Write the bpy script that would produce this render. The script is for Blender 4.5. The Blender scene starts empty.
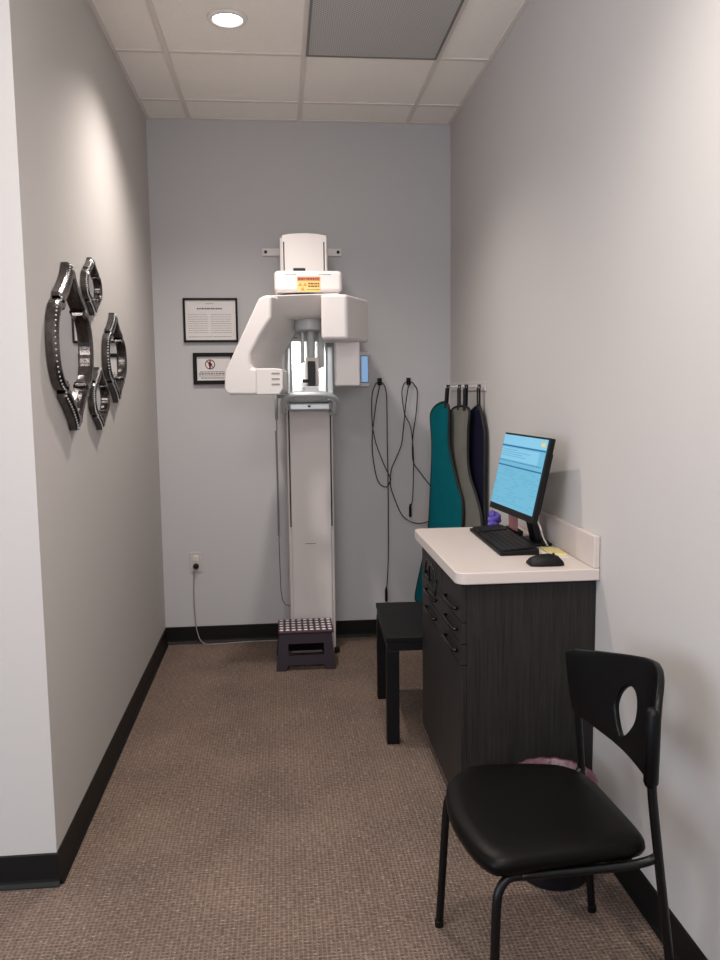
import bpy, bmesh, math, random
from mathutils import Vector, Matrix
from mathutils.geometry import tessellate_polygon
random.seed(7)
SC = bpy.context.scene
COL = SC.collection
PI = math.pi
# ---------------------------------------------------------------- room figures (metres)
XL, XR, D, H, YN = -0.697, 0.990, 4.719, 2.952, 2.380
ZC = 1.47

def lin(c):
    return tuple(((v/255)/12.92 if v/255 <= .04045 else ((v/255+.055)/1.055)**2.4) for v in c) + (1,)

def mat(name, rgb, rough=.5, metal=0., noise=.06, scale=30., bump=0., bscale=200., coat=0., emit=None, estr=0., spec=.5):
    m = bpy.data.materials.new(name); m.use_nodes = True
    n = m.node_tree; N = n.nodes; L = n.links
    b = N['Principled BSDF']
    b.inputs['Roughness'].default_value = rough; b.inputs['Metallic'].default_value = metal
    b.inputs['Coat Weight'].default_value = coat; b.inputs['Specular IOR Level'].default_value = spec
    tc = N.new('ShaderNodeTexCoord')
    nz = N.new('ShaderNodeTexNoise'); nz.inputs['Scale'].default_value = scale; nz.inputs['Detail'].default_value = 4
    L.new(tc.outputs['Object'], nz.inputs['Vector'])
    r = N.new('ShaderNodeValToRGB'); c = lin(rgb)
    r.color_ramp.elements[0].color = tuple(x*(1-noise) for x in c[:3])+(1,)
    r.color_ramp.elements[1].color = tuple(min(1, x*(1+noise)) for x in c[:3])+(1,)
    L.new(nz.outputs['Fac'], r.inputs['Fac']); L.new(r.outputs['Color'], b.inputs['Base Color'])
    if bump:
        n2 = N.new('ShaderNodeTexNoise'); n2.inputs['Scale'].default_value = bscale; n2.inputs['Detail'].default_value = 3
        L.new(tc.outputs['Object'], n2.inputs['Vector'])
        bp = N.new('ShaderNodeBump'); bp.inputs['Strength'].default_value = bump; bp.inputs['Distance'].default_value = .004
        L.new(n2.outputs['Fac'], bp.inputs['Height']); L.new(bp.outputs['Normal'], b.inputs['Normal'])
    if emit:
        b.inputs['Emission Color'].default_value = lin(emit); b.inputs['Emission Strength'].default_value = estr
    return m

# ---------------------------------------------------------------- mesh helpers
def B(): return bmesh.new()

def box(bm, x0, x1, y0, y1, z0, z1):
    v = [bm.verts.new((x, y, z)) for x in (x0, x1) for y in (y0, y1) for z in (z0, z1)]
    for f in ((0,1,3,2),(4,6,7,5),(0,4,5,1),(2,3,7,6),(0,2,6,4),(1,5,7,3)):
        bm.faces.new([v[i] for i in f])
    return v

def prism(bm, pts, vec):
    vec = Vector(vec)
    a = [bm.verts.new(p) for p in pts]; b = [bm.verts.new(Vector(p)+vec) for p in pts]
    bm.faces.new(a); bm.faces.new(b[::-1]); n = len(a)
    for i in range(n):
        bm.faces.new([a[i], b[i], b[(i+1) % n], a[(i+1) % n]])

def footprint(bm, pts, z0, z1):
    prism(bm, [(x, y, z0) for x, y in pts], (0, 0, z1-z0))

def catmull(P, k=6, closed=False):
    P = [Vector(p) for p in P]; n = len(P); out = []
    R = range(n) if closed else range(n-1)
    for i in R:
        if closed: a, b, c, d = P[(i-1) % n], P[i], P[(i+1) % n], P[(i+2) % n]
        else: a, b, c, d = P[max(i-1, 0)], P[i], P[i+1], P[min(i+2, n-1)]
        for j in range(k):
            t = j/k
            out.append(.5*((2*b)+(c-a)*t+(2*a-5*b+4*c-d)*t*t+(3*b-a-3*c+d)*t**3))
    if not closed: out.append(P[-1])
    return out

def tube(bm, P, r, n=8, smooth=0, closed=False, cap=True):
    if smooth: P = catmull(P, smooth, closed)
    P = [Vector(p) for p in P]; m = len(P); rings = []
    rr = r if isinstance(r, (list, tuple)) else [r]*m
    if len(rr) != m: rr = [rr[0]+(rr[-1]-rr[0])*i/(m-1) for i in range(m)]
    nrm = None
    for i, p in enumerate(P):
        if closed: t = P[(i+1) % m]-P[i-1]
        else: t = P[min(i+1, m-1)]-P[max(i-1, 0)]
        t.normalize()
        if nrm is None:
            nrm = t.orthogonal().normalized()
        nrm = (nrm-t*nrm.dot(t)); nrm = nrm.normalized() if nrm.length > 1e-6 else t.orthogonal().normalized()
        bn = t.cross(nrm)
        rings.append([bm.verts.new(p+(nrm*math.cos(2*PI*k/n)+bn*math.sin(2*PI*k/n))*rr[i]) for k in range(n)])
    for i in range(m if closed else m-1):
        a, b = rings[i], rings[(i+1) % m]
        for k in range(n):
            bm.faces.new([a[k], a[(k+1) % n], b[(k+1) % n], b[k]])
    if cap and not closed:
        bm.faces.new(rings[0][::-1]); bm.faces.new(rings[-1])

def lathe(bm, c, prof, n=32, sx=1, sy=1):
    c = Vector(c); rings = []
    for r, z in prof:
        if r < 1e-6: rings.append([bm.verts.new(c+Vector((0, 0, z)))])
        else: rings.append([bm.verts.new(c+Vector((sx*r*math.cos(2*PI*k/n), sy*r*math.sin(2*PI*k/n), z))) for k in range(n)])
    for a, b in zip(rings, rings[1:]):
        for k in range(n):
            k2 = (k+1) % n
            if len(a) == 1 and len(b) == 1: continue
            if len(a) == 1: bm.faces.new([a[0], b[k2], b[k]])
            elif len(b) == 1: bm.faces.new([a[k], a[k2], b[0]])
            else: bm.faces.new([a[k], a[k2], b[k2], b[k]])

def obj(name, bm, m, parent=None, bevel=0., seg=2, smooth=False, subsurf=0, loc=None, solid=0.):
    """links bm (world coordinates) as one mesh object, origin at the parent's origin or at loc"""
    if parent is not None:
        base = Vector((0, 0, 0)); p = parent
        while p is not None: base += p.location; p = p.parent
        if loc is None: org = base
        else: org = Vector(loc)
    else:
        base = Vector((0, 0, 0)); org = Vector(loc) if loc else Vector((0, 0, 0))
    bmesh.ops.recalc_face_normals(bm, faces=bm.faces)
    bmesh.ops.translate(bm, verts=bm.verts, vec=-org)
    me = bpy.data.meshes.new(name); bm.to_mesh(me); bm.free()
    me.materials.append(m)
    o = bpy.data.objects.new(name, me); COL.objects.link(o)
    o.location = org-base
    if parent is not None: o.parent = parent
    if smooth:
        for p in me.polygons: p.use_smooth = True
    if solid:
        s = o.modifiers.new('solid', 'SOLIDIFY'); s.thickness = solid; s.offset = 0
    if bevel:
        w = o.modifiers.new('bevel', 'BEVEL'); w.width = bevel; w.segments = seg; w.limit_method = 'ANGLE'; w.angle_limit = math.radians(35)
        if seg > 2:
            for p in me.polygons: p.use_smooth = True
            w.harden_normals = True
    if subsurf:
        s = o.modifiers.new('sub', 'SUBSURF'); s.levels = subsurf; s.render_levels = subsurf
    return o

def tag(o, label, cat=None, group=None):
    o['label'] = label
    if cat: o['category'] = cat
    if group: o['group'] = group
    return o

def thing(name, loc, label, cat, group=None):
    o = bpy.data.objects.new(name, None); COL.objects.link(o)
    o.location = loc; o.empty_display_size = .05
    return tag(o, label, cat, group)

def struct(name, bm, m, **k):
    o = obj(name, bm, m, **k); o['kind'] = 'structure'; return o

# ---------------------------------------------------------------- materials
M = {}
M['wall'] = mat('wall_paint', (191, 186, 183), .75, bump=.12, bscale=260, noise=.015, scale=3)
M['wall_back'] = mat('wall_paint_grey', (192, 191, 194), .75, bump=.12, bscale=260, noise=.015, scale=3)
M['base'] = mat('baseboard_vinyl', (12, 11, 10), .55, spec=.3, noise=.1)
M['tile'] = mat('ceiling_tile', (250, 244, 238), .9, noise=.06, scale=90, bump=.35, bscale=160)
M['grid'] = mat('ceiling_grid', (226, 218, 212), .6, noise=.02)
M['white'] = mat('machine_white', (222, 216, 215), .38, noise=.01, scale=8)
M['offwhite'] = mat('machine_column_white', (212, 205, 204), .6, noise=.015, scale=8)
M['mgrey'] = mat('machine_grey', (178, 182, 183), .35, noise=.02)
M['silver'] = mat('brushed_silver', (196, 202, 205), .3, .4, noise=.05, scale=60)
M['black'] = mat('black_plastic', (5, 5, 6), .45, spec=.3, noise=.2, scale=50)
M['blackmetal'] = mat('black_metal', (4, 4, 5), .38, spec=.35, noise=.1, scale=60)
M['darkslot'] = mat('dark_slot', (30, 30, 32), .6)
M['mirror'] = mat('mirror_glass', (235, 235, 235), .02, 1., noise=.0)
M['facemirror_glow'] = mat('face_mirror', (240, 240, 238), .12, .6, noise=.0, emit=(235, 235, 232), estr=.25)  # weak emission stands in for the bright room reflected in the mirror
M['frame_metal'] = mat('antiqued_chrome', (92, 87, 86), .2, .9, noise=.85, scale=38, bump=.2, bscale=90)
M['picframe'] = mat('picture_frame_black', (14, 11, 11), .5, spec=.2, noise=.1)
M['paper'] = mat('paper', (226, 221, 221), .7, noise=.015)
M['ink'] = mat('printed_ink', (120, 112, 110), .8)
M['inkdark'] = mat('printed_ink_dark', (60, 55, 56), .8)
M['red'] = mat('printed_red', (96, 22, 28), .8)
M['yellow'] = mat('label_yellow', (226, 198, 120), .6, noise=.04)
M['orange'] = mat('label_orange', (206, 132, 92), .6, noise=.04)
M['lbltext'] = mat('label_text', (120, 60, 40), .7)
M['cover_plate'] = mat('cover_plate', (196, 190, 188), .45, noise=.01)
M['plum'] = mat('stool_plum', (30, 12, 28), .45, noise=.12, scale=20)
M['plumtop'] = mat('stool_plum_top', (62, 34, 50), .55, noise=.15, scale=40)
M['dots'] = mat('stool_dots', (240, 232, 234), .6, noise=.05)
M['teal'] = mat('apron_teal', (0, 94, 104), .8, spec=.1, noise=.18, scale=14, bump=.6, bscale=14)
M['gapron'] = mat('apron_grey', (112, 110, 103), .6, spec=.3, noise=.25, scale=11, bump=.8, bscale=12)
M['navy'] = mat('apron_navy', (14, 12, 36), .7, spec=.15, noise=.2, scale=14, bump=.5, bscale=14)
M['binding'] = mat('apron_binding', (12, 12, 15), .7)
M['leather'] = mat('black_vinyl', (3, 2, 1), .42, spec=.16, noise=.12, scale=60, bump=.08, bscale=300)
M['chairback'] = mat('chair_back_plastic', (3, 3, 5), .38, spec=.22, noise=.08, scale=80)
M['bench'] = mat('bench_black', (9, 8, 8), .5, spec=.25, noise=.15, scale=40)
M['laminate'] = mat('counter_laminate', (196, 184, 178), .45, noise=.02, scale=120)
M['keyboard'] = mat('keyboard_black', (9, 9, 10), .5, spec=.25, noise=.1)
M['keys'] = mat('key_caps', (16, 16, 17), .45, spec=.3, noise=.1)
M['note'] = mat('yellow_note', (216, 200, 140), .8, noise=.03)
M['notewhite'] = mat('white_note', (220, 212, 202), .8, noise=.03)
M['purple'] = mat('purple_fabric', (84, 72, 160), .8, noise=.3, scale=60, bump=.5, bscale=120)
M['pinkpens'] = mat('pink_pen', (170, 110, 110), .4, noise=.1)
M['bin'] = mat('bin_dark', (16, 16, 24), .35, noise=.1)
M['liner'] = mat('bin_liner_pink', (100, 70, 80), .35, noise=.55, scale=55, bump=.8, bscale=60)
M['cordgrey'] = mat('cord_grey', (150, 142, 140), .5)
M['cordwhite'] = mat('cord_white', (200, 198, 196), .5)
M['lens'] = mat('lamp_lens', (255, 250, 240), .5, emit=(255, 248, 238), estr=14)
M['lamptrim'] = mat('lamp_trim', (235, 232, 228), .5)
M['screen'] = mat('screen_blue', (40, 90, 110), .3, noise=0, emit=(114, 186, 214), estr=.70)
M['screenlight'] = mat('screen_pale', (60, 100, 120), .3, noise=0, emit=(138, 204, 232), estr=.70)
M['screendark'] = mat('screen_dark_blue', (10, 40, 80), .3, noise=0, emit=(20, 92, 140), estr=.9)
M['screenline'] = mat('screen_text', (30, 60, 80), .3, noise=0, emit=(84, 158, 190), estr=.9)
M['tablet'] = mat('small_screen', (60, 80, 110), .3, noise=.05, scale=40, emit=(128, 168, 210), estr=.75)

def wood():
    m = mat('dark_woodgrain', (47, 44, 44), .5, spec=.25)
    n = m.node_tree; N = n.nodes; L = n.links
    tc = N.new('ShaderNodeTexCoord'); mp = N.new('ShaderNodeMapping'); mp.inputs['Scale'].default_value = (170, 170, 5)
    nz = N.new('ShaderNodeTexNoise'); nz.inputs['Scale'].default_value = 1.; nz.inputs['Detail'].default_value = 5; nz.inputs['Roughness'].default_value = .7
    r = N.new('ShaderNodeValToRGB'); r.color_ramp.elements[0].position = .3; r.color_ramp.elements[1].position = .75
    r.color_ramp.elements[0].color = lin((24, 22, 21)); r.color_ramp.elements[1].color = lin((46, 43, 42))
    L.new(tc.outputs['Object'], mp.inputs['Vector']); L.new(mp.outputs['Vector'], nz.inputs['Vector'])
    L.new(nz.outputs['Fac'], r.inputs['Fac']); L.new(r.outputs['Color'], N['Principled BSDF'].inputs['Base Color'])
    return m
M['wood'] = wood()

def carpet():
    m = bpy.data.materials.new('carpet_weave'); m.use_nodes = True
    n = m.node_tree; N = n.nodes; L = n.links; b = N['Principled BSDF']
    b.inputs['Roughness'].default_value = .95; b.inputs['Specular IOR Level'].default_value = .15
    tc = N.new('ShaderNodeTexCoord')
    def nz(sc, detail=2):
        mp = N.new('ShaderNodeMapping'); mp.inputs['Scale'].default_value = sc
        L.new(tc.outputs['Object'], mp.inputs['Vector'])
        t = N.new('ShaderNodeTexNoise'); t.inputs['Scale'].default_value = 1; t.inputs['Detail'].default_value = detail
        L.new(mp.outputs['Vector'], t.inputs['Vector']); return t
    def ramp(src, p0, p1, c0, c1):
        r = N.new('ShaderNodeValToRGB'); e = r.color_ramp.elements
        e[0].position, e[1].position = p0, p1; e[0].color, e[1].color = c0, c1
        L.new(src, r.inputs['Fac']); return r
    def mix(mode, f, a, c):
        x = N.new('ShaderNodeMixRGB'); x.blend_type = mode
        if isinstance(f, float): x.inputs[0].default_value = f
        else: L.new(f, x.inputs[0])
        L.new(a, x.inputs[1]); L.new(c, x.inputs[2]); return x.outputs[0]
    big = ramp(nz((3, 3, 3)).outputs['Fac'], .3, .7, lin((114, 99, 90)), lin((132, 113, 103)))
    # little square loops: product of two waves
    sep = N.new('ShaderNodeSeparateXYZ'); L.new(tc.outputs['Object'], sep.inputs[0])
    def sn(sock, k):
        a = N.new('ShaderNodeMath'); a.operation = 'MULTIPLY'; a.inputs[1].default_value = k; L.new(sock, a.inputs[0])
        s = N.new('ShaderNodeMath'); s.operation = 'SINE'; L.new(a.outputs[0], s.inputs[0]); return s.outputs[0]
    mm = N.new('ShaderNodeMath'); mm.operation = 'MAXIMUM'
    L.new(sn(sep.outputs['X'], 2*PI/.0125), mm.inputs[0]); L.new(sn(sep.outputs['Y'], 2*PI/.0125), mm.inputs[1])
    wv = ramp(mm.outputs[0], .2, 1., (.66, .66, .66, 1), (1.16, 1.15, 1.14, 1))
    c = mix('MULTIPLY', .8, big.outputs[0], wv.outputs[0])
    mott = ramp(nz((60, 110, 60), 4).outputs['Fac'], .34, .68, (.62, .62, .63, 1), (1.34, 1.30, 1.26, 1))
    c = mix('MULTIPLY', .8, c, mott.outputs[0])
    fl = ramp(nz((60, 210, 80), 2).outputs['Fac'], .62, .70, (0, 0, 0, 1), (1, 1, 1, 1))
    fc = N.new('ShaderNodeRGB'); fc.outputs[0].default_value = lin((196, 182, 166))
    f2 = N.new('ShaderNodeMath'); f2.operation = 'MULTIPLY'; f2.inputs[1].default_value = .6; L.new(fl.outputs[0], f2.inputs[0])
    c = mix('MIX', f2.outputs[0], c, fc.outputs[0])
    L.new(c, b.inputs['Base Color'])
    bp = N.new('ShaderNodeBump'); bp.inputs['Strength'].default_value = .5; bp.inputs['Distance'].default_value = .004
    L.new(mm.outputs[0], bp.inputs['Height']); L.new(bp.outputs['Normal'], b.inputs['Normal'])
    return m
M['carpet'] = carpet()

def perforated():
    m = bpy.data.materials.new('perforated_metal'); m.use_nodes = True
    n = m.node_tree; N = n.nodes; L = n.links; b = N['Principled BSDF']; b.inputs['Roughness'].default_value = .5
    tc = N.new('ShaderNodeTexCoord'); mp = N.new('ShaderNodeMapping'); mp.inputs['Scale'].default_value = (80, 80, 80); mp.inputs['Rotation'].default_value = (0, 0, PI/4)
    L.new(tc.outputs['Object'], mp.inputs['Vector'])
    v = N.new('ShaderNodeTexVoronoi'); v.inputs['Scale'].default_value = 1; v.inputs['Randomness'].default_value = 0
    L.new(mp.outputs['Vector'], v.inputs['Vector'])
    r = N.new('ShaderNodeValToRGB'); r.color_ramp.elements[0].position = .3; r.color_ramp.elements[1].position = .38
    r.color_ramp.elements[0].color = lin((70, 70, 70)); r.color_ramp.elements[1].color = lin((190, 188, 186))
    L.new(v.outputs['Distance'], r.inputs['Fac']); L.new(r.outputs['Color'], b.inputs['Base Color'])
    return m
M['perf'] = perforated()

# ---------------------------------------------------------------- setting
T = .12
bm = B(); box(bm, -4.5, XR+T, -4, D+T, -.1, 0); struct('floor', bm, M['carpet'])
bm = B(); box(bm, -4.5, XR+T, -4, D+T, H, H+.1); struct('ceiling', bm, M['tile'])
bm = B(); box(bm, XL-T, XR+T, D, D+T, 0, H); struct('wall_back', bm, M['wall_back'])
bm = B(); box(bm, XR, XR+T, -4, D, 0, H); struct('wall_right', bm, M['wall'])
bm = B(); box(bm, XL-T, XL, YN, D, 0, H); struct('wall_left', bm, M['wall'])
bm = B(); box(bm, -4.5, XL-T, YN, YN+T, 0, H); struct('wall_front', bm, M['wall'])

def baseboard(name, p, q, nrm):
    """vinyl cove base: thin sheet with a small flared toe; profile swept from p to q"""
    bm = B(); n = Vector((nrm[0], nrm[1], 0))
    prof = [(0, 0), (.016, 0), (.015, .004), (.0075, .014), (.006, .022), (.006, .099), (.0035, .1017), (0, .1017)]
    pts = [Vector((p[0], p[1], 0))+n*a+Vector((0, 0, z)) for a, z in prof]
    prism(bm, pts, (q[0]-p[0], q[1]-p[1], 0))
    return struct(name, bm, M['base'])
baseboard('baseboard_left', (XL, YN), (XL, D), (1, 0))
baseboard('baseboard_back', (XL, D), (XR, D), (0, -1))
baseboard('baseboard_right', (XR, -4), (XR, D), (-1, 0))
baseboard('baseboard_front', (-4.5, YN), (XL+.006, YN), (0, -1))

# suspended ceiling grid (T bars) and wall angle
TX, TY, TS = -.4654, 4.4186, .603
bm = B()
for k in range(-1, 3):
    x = TX+k*TS
    if XL+.02 < x < XR-.02: box(bm, x-.011, x+.011, -2, D-.001, H-.006, H-.0005)
for k in range(0, 11):
    y = TY-k*TS
    box(bm, XL+.001 if y > YN else -4.4, XR-.001, y-.011, y+.011, H-.0055, H-.0003)
for x in (TX-TS*j for j in range(1, 7)): box(bm, x-.011, x+.011, -2, YN-.01, H-.006, H-.0005)
struct('trim_1', bm, M['grid'])
bm = B()
box(bm, XL+.0005, XL+.02, YN, D-.001, H-.004, H-.0002); box(bm, XR-.02, XR-.0005, -2, D-.001, H-.004, H-.0002); box(bm, XL+.02, XR-.02, D-.02, D-.0005, H-.004, H-.0002)
struct('trim_2', bm, M['grid'])

# return-air grille
g = thing('ceiling_vent', (TX+1.5*TS, TY-1.5*TS, H), 'square grey perforated metal air grille set in the tiled ceiling', 'vent')
x0, x1, y0, y1 = TX+TS+.008, TX+2*TS-.008, TY-2*TS+.008, TY-TS-.008
bm = B(); box(bm, x0+.006, x1-.006, y0+.006, y1-.006, H-.009, H-.0065); obj('grille_panel', bm, M['perf'], g)
bm = B()
for a in ((x0, x0+.01, y0, y1), (x1-.01, x1, y0, y1), (x0+.01, x1-.01, y0, y0+.01), (x0+.01, x1-.01, y1-.01, y1)): box(bm, *a, H-.012, H-.0065)
obj('grille_frame', bm, mat('grille_frame_grey', (120, 118, 116), .5), g)

# recessed downlights
def downlight(x, y, label, power, spot=1.45):
    t = thing('recessed_downlight', (x, y, H), label, 'ceiling light', 'recessed downlights')
    bm = B(); lathe(bm, (x, y, H), [(.058, -.004), (.062, -.011), (.078, -.008), (.082, -.001), (.058, -.001), (.058, -.004)], 40)
    obj('trim_ring', bm, M['lamptrim'], t, smooth=True)
    bm = B(); lathe(bm, (x, y, H), [(0, -.0065), (.05, -.0055), (.059, -.003), (.05, -.001), (0, -.001)], 32)
    obj('lens', bm, M['lens'], t, smooth=True)
    ld = bpy.data.lights.new('downlight_lamp', 'SPOT'); ld.energy = power; ld.color = (1, .925, .85)
    ld.spot_size = spot*1.6; ld.spot_blend = .85; ld.shadow_soft_size = .05
    o = bpy.data.objects.new('downlight_lamp', ld); COL.objects.link(o); o.location = (x, y, H-.03)
downlight(-.178, 3.477, 'glowing round recessed downlight in the ceiling left of the grey grille', 84)
DL2 = (.42, 1.45)
downlight(DL2[0], DL2[1], 'round recessed downlight in the ceiling near the right wall, above the viewer', 55)

# ---------------------------------------------------------------- wall mirrors
def ogee(hw, hh, n=12):
    """lantern outline (u,w): tip, concave flare to a shoulder step, then a convex belly"""
    q = []
    tipw = .07
    for i in range(n+1):                       # tip -> shoulder, concave
        t = i/n; q.append((tipw+(.60-tipw)*(t**1.5), 1-.40*t))
    q.append((.60, .555)); q.append((.55, .54))
    for i in range(1, n+1):                    # shoulder -> waist, convex
        t = i/n; a = t*PI/2; q.append((.55+.45*math.sin(a)**.9, .53*math.cos(a)))
    right = q
    full = right+[(u, -w) for u, w in right[-2::-1]]
    full = full+[(-u, w) for u, w in full[::-1]]
    return [(u*hw, w*hh) for u, w in full]

def wall_mirror(cy, cz, hw, hh, fw, depth, label, tilt=0.):
    t = thing('wall_mirror', (XL, cy, cz), label, 'mirror', 'ogee mirrors on the left wall')
    O = ogee(hw, hh); n = len(O)
    kx, kz = (hw-fw*.9)/hw, (hh-fw*1.6)/hh
    def ring(bm, s, x, inn=0.):
        return [bm.verts.new((XL+x, cy+u*(1+(kx-1)*s), cz+w*(1+(kz-1)*s))) for u, w in O]
    bm = B()
    # convex moulding cross section from the outer edge to the inner edge
    prof = [(0, .002), (0, depth*.62), (.12, depth*.8), (.16, depth*.72), (.42, depth), (.72, depth*.97), (.88, depth*.8), (.93, depth*.86), (1, depth*.78), (1, .002)]
    R = [ring(bm, s, x) for s, x in prof]
    for a, b in zip(R, R[1:]+R[:1]):
        for i in range(n): bm.faces.new([a[i], a[(i+1) % n], b[(i+1) % n], b[i]])
    obj('frame', bm, M['frame_metal'], t, bevel=0)
    bm = B(); r = ring(bm, .97, .012); bm.faces.new(r); obj('mirror_glass', bm, M['mirror'], t)
    # studs along the moulding
    bm = B()
    P = [Vector((XL+depth*.80, cy+u*(1+(kx-1)*.14), cz+w*(1+(kz-1)*.14))) for u, w in O]
    for i in range(n):
        a, b = P[i], P[(i+1) % n]; k = max(1, int((b-a).length/.012))
        for j in range(k):
            c = a+(b-a)*(j/k)
            bmesh.ops.create_icosphere(bm, subdivisions=1, radius=.0035, matrix=Matrix.Translation(c))
    obj('beading', bm, M['silver'], t, smooth=True)
wall_mirror(2.785, 1.617, .245, .272, .041, .038, 'largest silver lantern shaped mirror on the left wall, nearest the corner')
wall_mirror(3.145, 1.857, .122, .105, .022, .028, 'small silver lantern shaped mirror, topmost on the left wall')
wall_mirror(3.505, 1.610, .190, .185, .031, .032, 'medium silver lantern shaped mirror on the left wall, nearest the back wall')
wall_mirror(3.178, 1.446, .128, .118, .023, .030, 'small silver lantern shaped mirror, lowest on the left wall')

# ---------------------------------------------------------------- framed papers
def rectframe(bm, x0, x1, z0, z1, w, y0, y1, tilt=0):
    for a in ((x0, x1, z1-w, z1), (x0, x1, z0, z0+w), (x0, x0+w, z0+w, z1-w), (x1-w, x1, z0+w, z1-w)):
        box(bm, a[0], a[1], y0, y1, a[2], a[3])
def textlines(bm, x0, x1, z, h, y, words, rnd):
    x = x0
    while x < x1-.004:
        w = min(rnd.uniform(.006, .02)*words, x1-x); box(bm, x, x+w, y-.0006, y, z, z+h); x += w+.003
t = thing('framed_certificate', (-.385, D, 1.744), 'white certificate in thin black frame on the back wall, above the warning notice', 'framed paper')
bm = B(); rectframe(bm, -.532, -.230, 1.743, 1.987, .0115, D-.02, D-.001); obj('frame', bm, M['picframe'], t, bevel=.002)
bm = B(); box(bm, -.522, -.240, D-.009, D-.002, 1.753, 1.977); obj('paper', bm, M['paper'], t)
R_ = random.Random(3)
def printed(t, m, *a):
    bm = B(); textlines(bm, *a); obj('text_line', bm, m, t)
printed(t, M['ink'], -.41, -.36, 1.955, .003, D-.0091, .5, R_)
for k in range(9):
    z = 1.895-k*.0125
    printed(t, M['ink'], -.505, -.395, z, .0022, D-.0091, .6, R_); printed(t, M['ink'], -.38, -.265, z, .0022, D-.0091, .6, R_)
printed(t, M['ink'], -.505, -.265, 1.772, .0026, D-.0091, .8, R_)
bm = B(); textlines(bm, -.455, -.315, 1.925, .0075, D-.0091, .55, random.Random(9)); obj('heading', bm, M['inkdark'], t)

t = thing('framed_notice', (-.371, D, 1.508), 'framed notice with red round pregnancy warning symbol, partly behind the white x-ray arm', 'framed paper')
bm = B(); rectframe(bm, -.486, -.256, 1.508, 1.684, .021, D-.022, D-.001); obj('frame', bm, M['picframe'], t, bevel=.002)
bm = B(); box(bm, -.466, -.276, D-.009, D-.002, 1.528, 1.664); obj('paper', bm, M['paper'], t)
cx, cz = -.392, 1.619
bm = B()
def ringxz(bm, cx, cz, r0, r1, y, n=36):
    a = [bm.verts.new((cx+r0*math.cos(2*PI*k/n), y, cz+r0*math.sin(2*PI*k/n))) for k in range(n)]
    b = [bm.verts.new((cx+r1*math.cos(2*PI*k/n), y, cz+r1*math.sin(2*PI*k/n))) for k in range(n)]
    for k in range(n): bm.faces.new([a[k], a[(k+1) % n], b[(k+1) % n], b[k]])
ringxz(bm, cx, cz, .023, .028, D-.0098)
prism(bm, [(cx-.019, D-.0098, cz+.016), (cx-.016, D-.0098, cz+.019), (cx+.019, D-.0098, cz-.016), (cx+.016, D-.0098, cz-.019)], (0, .0004, 0))
# standing figure with rounded belly
fig = [(-.004, .024), (.003, .024), (.005, .019), (.002, .014), (.006, .008), (.012, .001), (.010, -.006), (.004, -.009), (.004, -.023), (-.005, -.023), (-.006, -.008), (-.010, .002), (-.008, .012), (-.004, .015)]
prism(bm, [(cx+a, D-.0095, cz+b) for a, b in fig], (0, .0003, 0))
obj('warning_symbol', bm, M['red'], t)
for a in ((-.45, -.30, 1.575, .004), (-.455, -.29, 1.563, .006), (-.455, -.29, 1.553, .003), (-.445, -.30, 1.541, .004)):
    printed(t, M['inkdark'], *a, D-.0091, .8, R_)

# ---------------------------------------------------------------- outlet, cord, blank plate
t = thing('wall_outlet', (-.509, D, .484), 'white wall outlet with a dark plug, low on the back wall', 'outlet')
bm = B(); box(bm, -.544, -.474, D-.007, D-.0003, .426, .543); obj('cover_plate', bm, M['cover_plate'], t, bevel=.002)
bm = B(); box(bm, -.525, -.493, D-.010, D-.006, .492, .524); obj('upper_socket', bm, M['white'], t, bevel=.003)
bm = B()
for dx in (-.006, .006): box(bm, -.509+dx-.001, -.509+dx+.001, D-.0106, D-.0095, .503, .514)
obj('slots', bm, M['darkslot'], t)
bm = B(); lathe(bm, (0, 0, 0), [(0, 0), (.017, 0), (.017, .014), (.012, .026), (0, .026)], 20)
bmesh.ops.rotate(bm, verts=bm.verts, matrix=Matrix.Rotation(PI/2, 3, 'X')); bmesh.ops.translate(bm, verts=bm.verts, vec=(-.509, D-.0072, .462))
t2 = thing('power_cord', (-.509, D-.02, .45), 'grey power cord plugged into the wall outlet, trailing down to the carpet', 'cord')
obj('plug', bm, M['black'], t2, smooth=False, bevel=.003)
bm = B(); tube(bm, [(-.512, D-.028, .452), (-.520, D-.034, .43), (-.522, D-.022, .39), (-.526, D-.015, .27), (-.520, D-.018, .12), (-.509, D-.026, .06), (-.492, D-.034, .022), (-.462, D-.042, .004), (-.423, D-.045, .0035), (-.36, D-.04, .0035), (-.2, D-.022, .0035), (.0, D-.021, .0035)], .0032, 6, 6)
obj('cable', bm, M['cordgrey'], t2, smooth=True)
bm = B(); box(bm, .766, .855, D-.006, D-.0003, .676, .768)
for dz in (.692, .752): box(bm, .8085, .8125, D-.0068, D-.0055, dz-.002, dz+.002)
tag(obj('blank_wall_plate', bm, M['cover_plate'], bevel=.002, loc=(.81, D, .722)), 'blank off-white wall plate on the back wall beside the teal apron', 'wall plate')

# ---------------------------------------------------------------- panoramic x-ray machine
X = thing('dental_xray_machine', (.155, 4.55, 0), 'tall white panoramic dental x-ray machine standing against the back wall', 'x-ray machine')
bm = B(); box(bm, .030, .281, 4.455, 4.70, 0, 2.05); obj('column', bm, M['offwhite'], X, bevel=.006)
bm = B(); box(bm, .046, .264, 4.438, 4.4548, .012, 1.40); obj('column_front_panel', bm, M['offwhite'], X, bevel=.004)
for xa, xb in ((.0385, .0455), (.2645, .2715)):
    bm = B(); box(bm, xa, xb, 4.446, 4.4549, .72, 1.36); obj('slide_slot', bm, M['darkslot'], X)
bm = B(); box(bm, .118, .176, 4.4365, 4.4379, .625, .6275); obj('panel_seam', bm, M['darkslot'], X)
bm = B(); box(bm, .272, .30, 4.43, 4.4545, 0, .03); obj('levelling_foot', bm, M['black'], X, bevel=.004)
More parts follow.
